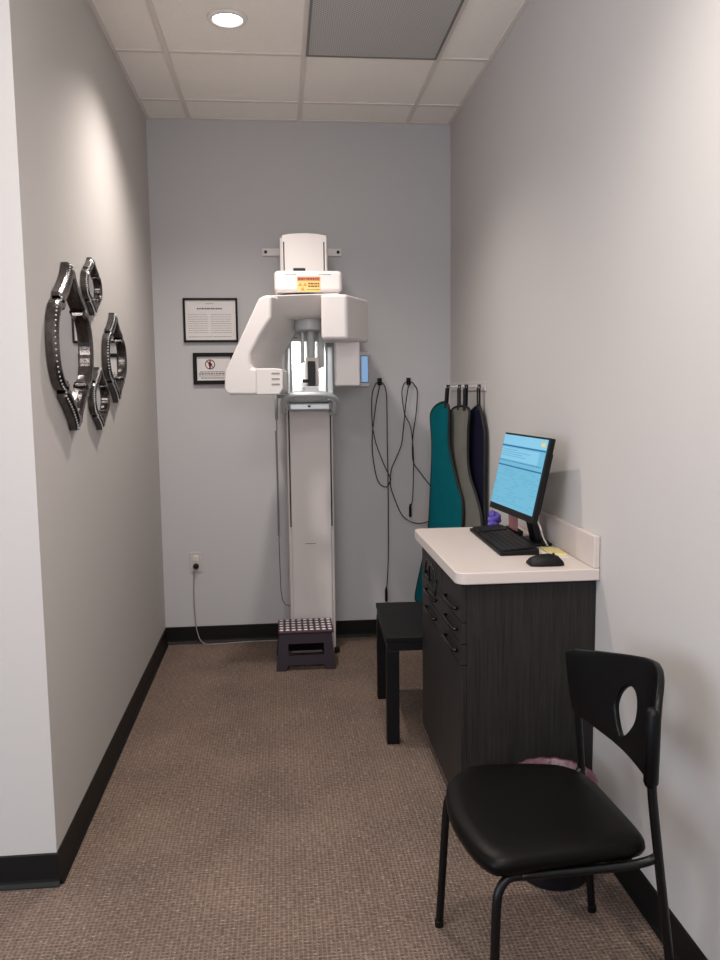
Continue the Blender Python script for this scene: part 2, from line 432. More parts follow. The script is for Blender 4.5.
# head cover
hp = [(.024, 2.06), (.024, 2.258), (.07, 2.266), (.14, 2.270), (.21, 2.266), (.254, 2.258), (.254, 2.06)]
bm = B(); prism(bm, [(x, 4.30, z) for x, z in hp], (0, .05, 0)); obj('head_cover', bm, M['white'], X, bevel=.004, seg=3)
bm = B(); box(bm, .014, .262, 4.3505, 4.62, 2.052, 2.256); obj('head_housing', bm, M['white'], X, bevel=.006)
for xa, sg in ((.0335, 1), (.2395, -1)):
    bm = B(); box(bm, xa-.003, xa+.003, 4.2985, 4.2999, 2.075, 2.225); obj('cover_slot', bm, M['darkslot'], X)
bm = B(); box(bm, .080, .142, 4.293, 4.2998, 2.068, 2.093); obj('dark_recess', bm, M['darkslot'], X, bevel=.003)
bm = B(); box(bm, -.018, .314, 4.05, 4.4545, 1.942, 2.047); crown = obj('arm_carrier', bm, M['white'], X, bevel=.022, seg=5)
# yellow warning label with symbols
bm = B(); box(bm, .093, .205, 4.0485, 4.0499, 1.945, 2.016); lb = obj('warning_label', bm, M['yellow'], X)
bm = B(); box(bm, .093, .205, 4.0478, 4.0484, 1.996, 2.016); obj('label_band', bm, M['orange'], lb)
bm = B()
def tri(cx, cz, r):
    prism(bm, [(cx+r*math.cos(a), 4.0474, cz+r*math.sin(a)) for a in (PI/2, PI*7/6, PI*11/6)], (0, .001, 0))
tri(.108, 1.978, .011); tri(.131, 1.978, .011); tri(.119, 1.956, .012)
obj('label_symbols', bm, M['orange'], lb)
bm = B(); rr = random.Random(2)
textlines(bm, .098, .20, 2.002, .008, 4.0478, .6, rr); textlines(bm, .146, .20, 1.980, .007, 4.0478, .7, rr); textlines(bm, .146, .20, 1.968, .006, 4.0478, .7, rr); textlines(bm, .138, .20, 1.953, .003, 4.0478, .5, rr)
obj('label_lettering', bm, M['lbltext'], lb)
for xa, xb in ((.035, .095), (.20, .262)):
    bm = B(); textlines(bm, xa, xb, 2.0255, .004, 4.0496, .35, rr); obj('carrier_lettering', bm, M['ink'], X)
# rotation joint + bar
bm = B(); lathe(bm, (.11, 4.17, 1.918), [(0, 0), (.10, 0), (.10, .03), (0, .03)], 32); obj('rotation_joint', bm, M['darkslot'], X)
bm = B(); prism(bm, [(-.065, 3.97, 1.918), (-.065, 4.30, 1.918), (-.065, 4.30, 1.815), (-.065, 4.10, 1.815), (-.065, 4.05, 1.83)], (.36, 0, .012)); obj('rotating_arm', bm, M['white'], X, bevel=.01, seg=3)
# tube-head arm: wedge
w = [(-.094, 1.898), (-.066, 1.911), (-.033, 1.912), (-.036, 1.811), (-.085, 1.735), (-.138, 1.645), (-.142, 1.60), (-.135, 1.575), (-.108, 1.57), (-.11, 1.449), (-.243, 1.452), (-.259, 1.462), (-.265, 1.485), (-.259, 1.56), (-.235, 1.61)]
bm = B(); prism(bm, [(x, 3.9, z) for x, z in w], (.155, .38, 0)); obj('tube_head_arm', bm, M['white'], X, bevel=.012, seg=3)
tb = [(-.112, 1.449), (-.112, 1.573), (-.02, 1.573), (.010, 1.569), (.014, 1.56), (.014, 1.478), (-.004, 1.449)]
bm = B(); prism(bm, [(x, 3.893, z) for x, z in tb], (.02, .22, 0)); th = obj('tube_head', bm, M['white'], X, bevel=.006, seg=3)
bm = B()
for z in (1.549, 1.523, 1.498): box(bm, -.040, -.002, 3.8915, 3.8929, z-.004, z+.0035)
obj('cooling_slots', bm, mat('slot_grey', (150, 142, 140), .6), th)
# sensor head
bm = B(); footprint(bm, [(.199, 3.9), (.322, 3.9), (.452, 4.16), (.42, 4.26), (.22, 4.18)], 1.705, 1.917); obj('sensor_arm', bm, M['white'], X, bevel=.016, seg=4)
bm = B(); footprint(bm, [(.276, 4.09), (.398, 4.09), (.408, 4.17), (.392, 4.24), (.28, 4.24)], 1.487, 1.712); obj('sensor_head', bm, M['white'], X, bevel=.008, seg=3)
# head support
bm = B(); lathe(bm, (.155, 4.2, 0), [(0, 1.767), (.07, 1.767), (.075, 1.772), (.075, 1.835), (0, 1.835)], 32); obj('support_disc', bm, M['mgrey'], X)
bm = B(); tube(bm, [(.161, 4.2, 1.768), (.161, 4.2, 1.62)], .020, 16); obj('support_rod', bm, M['mgrey'], X, smooth=False)
bm = B(); box(bm, .110, .128, 4.22, 4.25, 1.61, 1.7665); obj('temple_clamp', bm, M['mgrey'], X, bevel=.004)
bm = B(); box(bm, .198, .229, 4.22, 4.25, 1.585, 1.7665); obj('temple_clamp', bm, M['mgrey'], X, bevel=.004)
# carriage with mirror
bm = B(); box(bm, .028, .288, 4.40, 4.4375, 1.402, 2.04); obj('carriage_plate', bm, M['mgrey'], X, bevel=.006)
for pts in ([(.020, .026), (.014, 0)],):
    bm = B(); prism(bm, [(.026, 4.36, 1.41), (.056, 4.36, 1.41), (.060, 4.36, 1.69), (.042, 4.36, 1.70)], (0, .0395, 0)); obj('side_rail', bm, M['silver'], X, bevel=.006)
    bm = B(); prism(bm, [(.245, 4.36, 1.41), (.283, 4.36, 1.41), (.283, 4.36, 1.70), (.248, 4.36, 1.70)], (0, .0395, 0)); obj('side_rail', bm, M['silver'], X, bevel=.006)
bm = B(); box(bm, .063, .244, 4.392, 4.3995, 1.445, 1.725); obj('face_mirror', bm, M['facemirror_glow'], X, bevel=.002)
bm = B(); box(bm, .075, .098, 4.388, 4.3915, 1.742, 1.746); obj('alignment_mark', bm, M['black'], X)
# chin rest, bite block
bm = B(); box(bm, .116, .190, 4.09, 4.17, 1.425, 1.488); cr = obj('chin_rest', bm, M['mgrey'], X, bevel=.006)
bm = B(); box(bm, .139, .176, 4.10, 4.13, 1.4885, 1.612); obj('bite_block', bm, M['black'], cr, bevel=.003)
bm = B(); box(bm, .112, .1385, 4.10, 4.125, 1.505, 1.522); obj('bite_block_knob', bm, M['black'], cr, bevel=.003)
bm = B(); box(bm, .134, .196, 4.135, 4.16, 1.4885, 1.632); obj('bite_block_holder', bm, M['cover_plate'], cr, bevel=.003)
# patient handle
hp = [(.016, 4.43, 1.345), (.008, 4.30, 1.355), (.008, 4.18, 1.385), (.020, 4.12, 1.424), (.058, 4.09, 1.444), (.11, 4.085, 1.447), (.20, 4.085, 1.447), (.248, 4.10, 1.438), (.277, 4.14, 1.416), (.285, 4.22, 1.375), (.286, 4.32, 1.355), (.275, 4.43, 1.345)]
bm = B(); tube(bm, hp, .016, 12, 5); obj('patient_handle', bm, M['silver'], X, smooth=True)
bm = B(); box(bm, .046, .262, 4.34, 4.4375, 1.362, 1.3985); lp = obj('control_strip', bm, M['silver'], X, bevel=.008, seg=3)
bm = B(); box(bm, .143, .158, 4.3385, 4.3399, 1.378, 1.388); obj('strip_button', bm, M['black'], lp)
# exposure switch and coiled cord
bm = B(); box(bm, -.040, .0299, 4.47, 4.50, 1.425, 1.445); hb = obj('switch_holder', bm, M['mgrey'], X, bevel=.003)
bm = B(); tube(bm, [(-.025, 4.46, 1.448), (-.025, 4.46, 1.40), (-.024, 4.46, 1.31)], [.0125, .008], 12); obj('exposure_switch', bm, M['mgrey'], X, smooth=True)
bm = B(); pts = [(-.024, 4.46, 1.31), (-.0235, 4.46, 1.25)]
N_ = 46
for i in range(N_*8+1):
    a = 2*PI*i/8; z = 1.25-(i/(N_*8))*.58
    pts.append((-.028+.003*math.sin(i/180)+.0052*math.cos(a), 4.46+.0052*math.sin(a), z))
pts += [(-.026, 4.46, .66), (-.024, 4.462, .50), (-.022, 4.465, .37), (-.014, 4.468, .305), (.004, 4.475, .275), (.0295, 4.48, .270)]
tube(bm, pts, .0026, 5); obj('coiled_cord', bm, mat('coil_grey', (92, 92, 92), .5), X, smooth=True)
# wall bracket
bm = B()
box(bm, -.084, .36, D-.012, D-.0005, 2.219, 2.261); br = obj('wall_bracket', bm, M['white'], X, bevel=.002)
bm = B(); box(bm, .10, .20, 4.62, D-.0125, 2.215, 2.25); obj('bracket_arm', bm, M['offwhite'], br)
for x in (-.065, .342):
    bm = B(); tube(bm, [(x, D-.013, 2.240), (x, D-.018, 2.240)], .009, 10)
    obj('bracket_bolt', bm, M['darkslot'], br)

# small wall screen
t = thing('wall_control_screen', (.47, D, 1.585), 'small upright blue touch screen on the back wall, right of the x-ray sensor', 'screen')
bm = B(); box(bm, .415, .512, D-.03, D-.0005, 1.485, 1.682); obj('housing', bm, M['white'], t, bevel=.004)
bm = B(); box(bm, .461, .506, D-.033, D-.0302, 1.506, 1.662); s_ = obj('bezel', bm, mat('bezel_blue_grey', (70, 92, 128), .4), t)
bm = B(); box(bm, .465, .502, D-.0345, D-.0331, 1.511, 1.657); obj('display', bm, M['tablet'], s_)

# ---------------------------------------------------------------- sensor cables on hooks
def hook(x, z, label):
    t = thing('cable_hook', (x, D, z), label, 'hook', 'cable hooks on the back wall')
    bm = B(); box(bm, x-.013, x+.013, D-.006, D-.0003, z-.030, z+.012); obj('hook_plate', bm, M['black'], t, bevel=.003)
    bm = B(); tube(bm, [(x, D-.006, z-.012), (x, D-.02, z-.018), (x, D-.034, z-.012), (x, D-.040, z+.006)], .0045, 8, 4); obj('hook_arm', bm, M['black'], t, smooth=True)
hook(.573, 1.521, 'small black hook beside the blue wall screen, holding coiled black cable')
hook(.742, 1.521, 'small black hook holding black cable, nearer the hanging aprons')
def cable(name, label, loc, paths, plugs):
    t = thing(name, loc, label, 'cable')
    rnd = random.Random(len(paths)*11)
    bm = B()
    for p, y in paths: tube(bm, [(a, y, b) for a, b in p], .0028, 6, 6)
    obj('cable_loop', bm, M['black'], t, smooth=True)
    for (x, y, z, l) in plugs:
        bm = B(); tube(bm, [(x, y, z+l/2+.02), (x, y, z+l/2), (x, y, z-l/2+.01), (x, y, z-l/2)], [.003, .0085, .0085, .006], 10); obj('connector', bm, M['black'], t, smooth=False)
yA = D-.024
cable('sensor_cable', 'thin black cable looped over the left wall hook, its plug hanging lowest', (.573, D-.02, 1.5), [
    ([(.575, 1.508), (.56, 1.508), (.544, 1.493), (.525, 1.424), (.525, 1.28), (.541, 1.176), (.563, 1.106), (.598, 1.017), (.632, .946)], yA),
    ([(.575, 1.505), (.565, 1.46), (.552, 1.40), (.536, 1.292), (.524, 1.176), (.530, 1.06), (.556, .936), (.605, .899), (.632, .944)], yA+.006),
    ([(.571, 1.508), (.588, 1.503), (.602, 1.475), (.610, 1.406), (.611, 1.175), (.614, .882), (.611, .465), (.600, .290)], yA-.006)], [(.598, yA-.006, .25, .07)])
cable('sensor_cable', 'thin black cable looped over the right wall hook and trailing toward the aprons', (.742, D-.02, 1.5), [
    ([(.745, 1.508), (.728, 1.508), (.712, 1.496), (.700, 1.451), (.706, 1.376), (.717, 1.318), (.746, 1.259), (.758, 1.189), (.766, 1.055), (.760, .84), (.748, .78)], yA),
    ([(.739, 1.508), (.758, 1.507), (.774, 1.49), (.791, 1.45), (.782, 1.317), (.764, 1.201), (.763, 1.055), (.804, .983), (.863, .905), (.905, .85)], yA+.006),
    ([(.742, 1.505), (.73, 1.445), (.717, 1.347), (.705, 1.231), (.693, 1.144), (.657, 1.057), (.633, .999), (.628, .911), (.655, .822), (.696, .732), (.755, .688), (.815, .681), (.88, .70)], yA-.006)], [(.745, yA, .748, .06)])

# ---------------------------------------------------------------- apron rack and aprons
t = thing('apron_rack', (XR, 4.25, 1.48), 'white metal apron rack mounted on the right wall near the back corner', 'rack')
bm = B(); box(bm, XR-.006, XR-.0003, 3.88, 4.69, 1.455, 1.500); obj('rail', bm, M['cover_plate'], t, bevel=.002)
# planes in which the aprons hang: (A,B) footprint ends
PLN = {'teal': ((.80, 4.35), (.90, 3.99)), 'grey': ((.88, 4.23), (.95, 3.79)), 'navy': ((.945, 4.11), (.967, 3.81))}
def on(pl, s, z, off=0.):
    (ax, ay), (bx, by) = PLN[pl]; dx, dy = bx-ax, by-ay; L_ = math.hypot(dx, dy)
    nx, ny = dy/L_, -dx/L_          # toward the room (-x,-y)
    return Vector((ax+dx*s+nx*off, ay+dy*s+ny*off, z))
arms = [('teal', .55), ('grey', .318), ('grey', .515), ('navy', .664)]
for pl, s in arms:
    p = on(pl, s, 1.478)
    bm = B(); tube(bm, [(XR-.006, p.y, 1.478), (p.x+.012, p.y, 1.476), (p.x-.004, p.y, 1.470), (p.x-.010, p.y, 1.486)], .004, 8, 4); obj('hook_arm', bm, M['cover_plate'], t, smooth=True)

def apron(pl, outline, m, straps, name, label, th=.018):
    o0 = on(pl, .5, 1.38); t = thing(name, o0, label, 'lead apron')
    P2 = catmull([(a, b, 0) for a, b in outline], 5, True)
    n = len(P2)
    # quilted panel: outer ring thin, inner ring thicker
    cx = sum(p.x for p in P2)/n
    bm = B()
    front_o = [bm.verts.new(on(pl, p.x, p.y, th*.25)) for p in P2]
    back_o = [bm.verts.new(on(pl, p.x, p.y, -th*.25)) for p in P2]
    for a_, b_, c_2 in tessellate_polygon([[Vector((p.x, p.y, 0)) for p in P2]]):
        bm.faces.new([front_o[a_], front_o[b_], front_o[c_2]]); bm.faces.new([back_o[c_2], back_o[b_], back_o[a_]])
    for i in range(n): bm.faces.new([front_o[i], front_o[(i+1) % n], back_o[(i+1) % n], back_o[i]])
    obj('apron_body', bm, m, t)
    bm = B(); tube(bm, [on(pl, p.x, p.y) for p in P2], .0075, 6, closed=True); obj('edge_binding', bm, M['binding'], t, smooth=True)
    for (s0, z0, s1, z1, w_) in straps:
        bm = B()
        a0, a1 = on(pl, s0, z0+.012, .004), on(pl, s1, z1-.02, .004)
        d = (on(pl, 1, 0)-on(pl, 0, 0)).normalized()*w_/2
        for off in (.0, -.011):
            nn = on(pl, 0, 0, off)-on(pl, 0, 0)
            prism(bm, [a0-d+nn, a0+d+nn, a1+d+nn, a1-d+nn], on(pl, 0, 0, .003)-on(pl, 0, 0))
        obj('hanging_strap', bm, M['binding'], t, bevel=.001)
apron('teal', [(.037, 1.30), (.08, 1.349), (.262, 1.385), (.5, 1.395), (.599, 1.355), (.60, 1.204), (.689, 1.103), (.865, .981), (1.0, .90), (1.0, .77), (.96, .64), (.60, .42), (-.05, .30), (-.42, .26), (-.50, .30), (-.20, .55), (-.037, .713), (.032, .921), (.085, 1.15)], M['teal'],
      [(.56, 1.475, .51, 1.389, .022)], 'lead_apron', 'teal lead apron with black edging, hanging closest to the back wall')
apron('grey', [(-.001, 1.314), (.097, 1.357), (.288, 1.376), (.53, 1.376), (.64, 1.35), (.60, 1.263), (.60, 1.114), (.67, 1.03), (.856, .94), (.985, .85), (.99, .70), (.6, .60), (.06, .62), (.0, .9), (-.02, 1.15)], M['gapron'],
      [(.318, 1.475, .318, 1.379, .020), (.52, 1.475, .505, 1.376, .034)], 'lead_apron', 'grey lead apron hanging between the teal one and the navy one')
apron('navy', [(-.03, 1.255), (.2, 1.334), (.463, 1.371), (.717, 1.377), (.918, 1.300), (1.0, 1.222), (1.0, .934), (1.02, .642), (.5, .604), (-.013, .70), (-.05, 1.0)], M['navy'],
      [(.662, 1.475, .667, 1.377, .022)], 'lead_apron', 'dark navy lead apron hanging flat against the right wall')

# ---------------------------------------------------------------- step stool
S = thing('step_stool', (.105, 4.30, 0), 'small plum folding step stool with white dotted top in front of the column', 'stool')
zt = .208
bm = B(); box(bm, -.040, .252, 4.185, 4.425, zt-.016, zt); obj('step_top', bm, M['plumtop'], S, bevel=.006, seg=3)
for i in range(9):
    for j in range(5):
        bm = B(); lathe(bm, (-.022+i*.032, 4.212+j*.0465, zt), [(0, .0018), (.0098, .0016), (.0118, .0002), (0, .0002)], 10)
        obj('grip_dot', bm, M['dots'], S)
def panel(yb, yt):
    """leg panel with a slot and a foot arch"""
    zz = lambda z: yb+(yt-yb)*z/(zt-.017)
    xw = lambda s, z: (.104+s*(.158-.020*z/(zt-.017)))
    bm = B(); th = .014
    def quad(pts): prism(bm, [(x, zz(z), z) for x, z in pts], (0, th if yb < 4.3 else -th, 0))
    Z1, Z2, Z3, Z4 = .028, .080, .140, zt-.017
    iL, iR = .012, .200
    quad([(xw(-1, 0), 0), (xw(-1, Z4), Z4), (iL, Z4), (iL-.02, 0)]) if False else None
    quad([(xw(-1, 0), 0), (xw(-1, 0)+.050, 0), (xw(-1, 0)+.064, Z1), (iL, Z1), (iL, Z4), (xw(-1, Z4), Z4)])
    quad([(xw(1, 0), 0), (xw(1, Z4), Z4), (iR, Z4), (iR, Z1), (xw(1, 0)-.064, Z1), (xw(1, 0)-.050, 0)])
    quad([(iL, Z1), (iR, Z1), (iR, Z2), (iL, Z2)]); quad([(iL, Z3), (iR, Z3), (iR, Z4), (iL, Z4)])
    return bm
obj('leg_panel', panel(4.165, 4.195), M['plum'], S); obj('leg_panel', panel(4.432, 4.415), M['plum'], S)
for sx in (-1, 1):
    bm = B(); xx = .106+sx*.150
    prism(bm, [(xx, 4.18, .06), (xx, 4.42, .06), (xx-sx*.012, 4.41, .17), (xx-sx*.012, 4.20, .17)], (-sx*.006, 0, 0)); obj('side_brace', bm, M['plum'], S)

# ---------------------------------------------------------------- bench
Bn = thing('bench', (.67, 3.48, 0), 'low black bench with square legs behind the desk cabinet', 'bench')
bx0, bx1, by0, by1, bz = .402, .945, 3.205, 3.76, .458
bm = B(); box(bm, bx0, bx1, by0, by1, bz-.022, bz); obj('seat_top', bm, M['bench'], Bn, bevel=.003)
bm = B()
box(bm, bx0+.004, bx1-.004, by0+.004, by0+.024, bz-.058, bz-.0222); box(bm, bx0+.004, bx1-.004, by1-.024, by1-.004, bz-.058, bz-.0222)
box(bm, bx0+.004, bx0+.024, by0+.024, by1-.024, bz-.058, bz-.0222); box(bm, bx1-.024, bx1-.004, by0+.024, by1-.024, bz-.058, bz-.0222)
obj('apron_rail', bm, M['bench'], Bn)
for x in (bx0+.002, bx1-.054):
    for y in (by0+.002, by1-.054):
        bm = B(); box(bm, x, x+.052, y, y+.052, 0, bz-.0582); obj('leg', bm, M['bench'], Bn, bevel=.002)

Bn.rotation_euler = (0, 0, -.04); Bn.location.x += .017; Bn.location.y += .002

# ---------------------------------------------------------------- desk cabinet and counter
CT = .90
Cb = thing('desk_cabinet', (.76, 2.83, 0), 'dark woodgrain base cabinet with drawers under the pale countertop', 'cabinet')
cx0, cx1, cy0, cy1 = .570, .989, 2.462, 3.180
bm = B(); box(bm, cx0, cx1, cy0, cy1, .10, CT-.0385); obj('carcass', bm, M['wood'], Cb, bevel=.001)
bm = B(); box(bm, cx0+.05, cx1, cy0+.002, cy1-.002, 0, .0998); obj('toe_kick', bm, M['black'], Cb)
ym = 2.78
def bar_handle(parent, y0, y1, z, xf):
    bm = B(); tube(bm, [(xf, y0+.012, z), (xf-.010, y0+.010, z), (xf-.014, y0+.016, z), (xf-.014, y1-.016, z), (xf-.010, y1-.010, z), (xf, y1-.012, z)], .0055, 8)
    obj('handle', bm, M['blackmetal'], parent, smooth=True)
for (ya, yb, ha, hb_) in ((cy0+.002, ym-.0015, 2.505, 2.70), (ym+.0015, cy1-.002, 2.865, 3.07)):
    for zt_, zb_, zh in ((.858, .7335, .766), (.7305, .6635, .697), (.6605, .5935, .627)):
        bm = B(); box(bm, cx0-.018, cx0-.0003, ya, yb, zb_, zt_); d = obj('drawer', bm, M['wood'], Cb, bevel=.0012)
        bar_handle(d, ha, hb_, zh, cx0-.018)
    bm = B(); box(bm, cx0-.018, cx0-.0003, ya, yb, .103, .5905); obj('door', bm, M['wood'], Cb, bevel=.0012)
# black wire loop hanging by the top handle
bm = B()
tube(bm, [(.531, 2.99, .775), (.528, 2.95, .83), (.527, 2.88, .845), (.527, 2.80, .835), (.528, 2.775, .80), (.528, 2.775, .745), (.528, 2.86, .735), (.529, 2.96, .742)], .0032, 6, 6)
tube(bm, [(.530, 2.90, .766), (.527, 2.885, .82), (.526, 2.84, .838), (.526, 2.79, .83)], .0032, 6, 6)
tag(obj('wire_loop', bm, M['blackmetal'], smooth=True, loc=(.522, 2.88, .78)), 'black wire loop hanging from the upper drawer handle of the cabinet', 'wire')

K = thing('countertop', (.76, 2.83, CT-.038), 'pale beige laminate countertop with rounded corners and low backsplash', 'countertop')
def rrect(x0, x1, y0, y1, r, n=8):
    P = []
    P += [(x1, y0), (x1, y1)]
    for i in range(n+1):
        a = PI/2+i/n*PI/2; P.append((x0+r+r*math.cos(a), y1-r+r*math.sin(a)))
    for i in range(n+1):
        a = PI+i/n*PI/2; P.append((x0+r+r*math.cos(a), y0+r+r*math.sin(a)))
    return P
bm = B(); footprint(bm, rrect(.530, XR-.001, 2.432, 3.26, .035), CT-.038, CT); obj('slab', bm, M['laminate'], K, bevel=.004, seg=3)
bm = B(); box(bm, XR-.021, XR-.001, 2.436, 3.26, CT+.0003, 1.003); obj('backsplash', bm, M['laminate'], K, bevel=.003)

# ---------------------------------------------------------------- monitor
TLc, TRc, BRc, BLc = Vector((.867, 3.09, 1.298)), Vector((.905, 2.67, 1.298)), Vector((.842, 2.67, 1.008)), Vector((.802, 3.09, 1.008))
U = (TRc-TLc).normalized(); V = (TLc-BLc); V = (V-U*V.dot(U)).normalized(); Nn = U.cross(V).normalized()
if Nn.x > 0: Nn = -Nn                        # screen faces the room (-x)
W_, H_ = (TRc-TLc).length, (TLc-BLc).length
O_ = BLc
def mp(u, v, d=0.): return O_+U*u+V*v+Nn*d
def slab(bm, u0, u1, v0, v1, d0, d1):
    prism(bm, [mp(u0, v0, d0), mp(u1, v0, d0), mp(u1, v1, d0), mp(u0, v1, d0)], Nn*(d1-d0))
base_c = mp(W_/2, .02, -.05); base_c.x = .925
Mo = thing('computer_monitor', (base_c.x, base_c.y, CT), 'black computer monitor with blue lit screen standing on the countertop', 'monitor')
bm = B(); slab(bm, 0, W_, 0, H_, -.022, 0); obj('housing', bm, M['black'], Mo, bevel=.003)
bm = B(); slab(bm, .03, W_-.03, .03, H_-.05, -.04, -.0222); obj('rear_cover', bm, M['black'], Mo, bevel=.006)
bm = B(); slab(bm, .007, W_-.007, .024, H_-.007, .0004, .0012); scr = obj('screen', bm, M['screen'], Mo)
sw, s0, sv0, sh = W_-.014, .007, .024, H_-.031
bm = B(); slab(bm, s0+.002, s0+sw-.002, sv0+sh*.86, sv0+sh*.995, .0014, .0016); slab(bm, s0+.004, s0+sw-.05, sv0+sh*.65, sv0+sh*.82, .0014, .0016); obj('pale_panel', bm, M['screenlight'], scr)
bm = B()
slab(bm, s0, s0+sw, sv0+sh*.835, sv0+sh*.855, .0018, .002)
slab(bm, s0, s0+sw, sv0+sh*.555, sv0+sh*.573, .0018, .002)
u = s0
while u < s0+sw-.02: slab(bm, u, u+.016, sv0+sh*.625, sv0+sh*.637, .0018, .002); u += .025
obj('dark_bar', bm, M['screendark'], scr)
bm = B(); rr = random.Random(12)
for k in range(13):
    v = sv0+sh*(.50-.037*k); u = s0+.01
    while u < s0+sw-.03:
        w = rr.uniform(.02, .07)
        if rr.random() < .6: slab(bm, u, min(u+w, s0+sw-.006), v, v+.0028, .0018, .002)
        u += w+.012
for k in range(4):
    v = sv0+sh*(.79-.03*k); slab(bm, s0+.01, s0+rr.uniform(.12, .3), v, v+.0025, .0018, .002)
obj('text_lines', bm, M['screenline'], scr)
bm = B(); slab(bm, s0+sw-.05, s0+sw-.012, sv0+sh*.90, sv0+sh*.955, .0018, .002); obj('corner_panel', bm, M['note'], scr)
bm = B()
pA, pB = mp(W_/2, .09, -.045), Vector((base_c.x, base_c.y, CT+.012))
d = Vector((U.x, U.y, 0)).normalized()*.03; e = Vector((.012, 0, 0))
a = [bm.verts.new(p) for p in (pA-d-e, pA+d-e, pA+d+e, pA-d+e)]; b = [bm.verts.new(p) for p in (pB-d-e, pB+d-e, pB+d+e, pB-d+e)]
for i in range(4): bm.faces.new([a[i], a[(i+1) % 4], b[(i+1) % 4], b[i]])
bm.faces.new(a); bm.faces.new(b[::-1]); obj('stand_neck', bm, M['black'], Mo, bevel=.003)
bm = B(); box(bm, base_c.x-.034, base_c.x+.036, base_c.y-.08, base_c.y+.08, CT+.0003, CT+.0125); obj('stand_base', bm, M['black'], Mo, bevel=.005, seg=3)
pc = mp(W_-.03, .015, -.03)
bm = B(); tube(bm, [pc, (pc.x+.012, pc.y-.005, pc.z-.03), (.90, 2.725, .95), (.922, 2.75, CT+.02), (.94, 2.80, CT+.006), (.952, 2.92, CT+.005)], .0028, 6, 6); obj('cable', bm, M['cordwhite'], Mo, smooth=True)

# ---------------------------------------------------------------- keyboard
kb = [Vector((.742, 3.165, CT)), Vector((.731, 2.665, CT)), Vector((.868, 2.665, CT)), Vector((.879, 3.165, CT))]
Kb = thing('keyboard', (.80, 2.925, CT), 'black computer keyboard on the countertop in front of the monitor', 'keyboard')
ku = (kb[0]-kb[1]); kw = ku.length; ku.normalize(); kv = (kb[2]-kb[1]); kd = kv.length; kv.normalize()
def kp(u, v, z): return kb[1]+ku*u+kv*v+Vector((0, 0, z))
bm = B()
prism(bm, [kp(0, 0, .0006), kp(0, 0, .012), kp(0, kd, .022), kp(0, kd, .0006)], ku*kw)
obj('case', bm, M['keyboard'], Kb, bevel=.003, seg=3)
bm = B(); rows = 6; pitch = (kw-.02)/22
for r in range(rows):
    v0 = .010+r*(kd-.022)/rows; v1 = v0+(kd-.022)/rows-.0028
    u = .010
    while u < kw-.012:
        wd = pitch*(1 if not (r == 0 and .12 < u < .14) else 5.)
        if u+wd > kw-.006: break
        if not (abs(u-kw*.70) < pitch*.45):
            z0 = .0125+v0/kd*.010
            q = [kp(u+.001, v0, z0), kp(u+wd-.001, v0, z0), kp(u+wd-.001, v1, z0+.0018), kp(u+.001, v1, z0+.0018)]
            prism(bm, q, (0, 0, .005))
        u += wd
kk = obj('key', bm, M['keys'], Kb); kk['kind'] = 'stuff'; kk.name = 'key_field'

# mouse
t = thing('computer_mouse', (.838, 2.512, CT), 'black computer mouse at the near edge of the countertop', 'mouse')
bm = B()
prof = [(-.062, .012, .030), (-.05, .024, .034), (-.02, .034, .036), (.015, .036, .034), (.045, .028, .031), (.060, .014, .026)]
rings = []
for x, h, w in prof:
    ring = []
    for k in range(12):
        a = PI*k/11
        ring.append(bm.verts.new((.838+x*.9, 2.512-w*math.cos(a)*.9-.06*x, CT+.001+h*math.sin(a)**.7)))
    rings.append(ring)
for a, b in zip(rings, rings[1:]):
    for k in range(11): bm.faces.new([a[k], a[k+1], b[k+1], b[k]])
    bm.faces.new([a[0], b[0], b[-1], a[-1]])
bm.faces.new(rings[0]); bm.faces.new(rings[-1][::-1])
obj('mouse_shell', bm, M['keyboard'], t, smooth=True, bevel=.002)
bm = B(); tube(bm, [(.864, 2.503, CT+.032), (.864, 2.510, CT+.036), (.864, 2.517, CT+.032)], .004, 8); obj('scroll_wheel', bm, M['keys'], t)

# notes
def note(name, pts, z, h, m, label, cat):
    bm = B(); prism(bm, [(x, y, z) for x, y in pts], (0, 0, h)); c = (sum(p[0] for p in pts)/len(pts), sum(p[1] for p in pts)/len(pts), z)
    return tag(obj(name, bm, m, loc=c), label, cat)
note('paper_sheet', [(.884, 2.62), (.967, 2.585), (.967, 2.76), (.890, 2.79)], CT+.0006, .0012, M['notewhite'], 'white sheet of paper under the yellow notepad, behind the mouse', 'paper')
note('notepad', [(.900, 2.65), (.955, 2.635), (.957, 2.74), (.903, 2.765)], CT+.0022, .006, M['note'], 'pale yellow notepad lying on white paper beside the backsplash', 'notepad')

# purple pom and pens under the monitor
bm = B()
for i in range(26):
    a = i*2.4; r = .020*math.sqrt(i/26)
    bmesh.ops.create_icosphere(bm, subdivisions=2, radius=.012, matrix=Matrix.Translation((.860+r*math.cos(a), 3.225+r*math.sin(a), CT+.016+.05*(i % 5)/5+.004*math.sin(i))))
tag(obj('purple_decoration', bm, M['purple'], smooth=True, loc=(.860, 3.225, CT)), 'small ruffled purple decoration behind the keyboard, under the monitor corner', 'decoration')
t = thing('pen_tray', (.899, 3.08, CT), 'dark pen tray beneath the monitor screen', 'pen holder')
bm = B(); px0, px1, py0, py1 = .883, .915, 3.01, 3.145
box(bm, px0, px1, py0, py1, CT+.0005, CT+.004)
for a in ((px0, px0+.003, py0, py1), (px1-.003, px1, py0, py1), (px0, px1, py0, py0+.003), (px0, px1, py1-.003, py1)): box(bm, *a, CT+.004, CT+.022)
obj('tray', bm, M['bin'], t)
for k in range(5):
    bm = B(); y = py0+.018+k*.0245
    tube(bm, [(.896, y, CT+.005), (.894, y+.003, CT+.103-.012*(k % 2))], .0045, 8)
    p = tag(obj('pen', bm, M['pinkpens'], loc=(.896, y, CT+.005)), 'pink pen standing in the dark pen tray under the monitor', 'pen', 'pens in the tray')

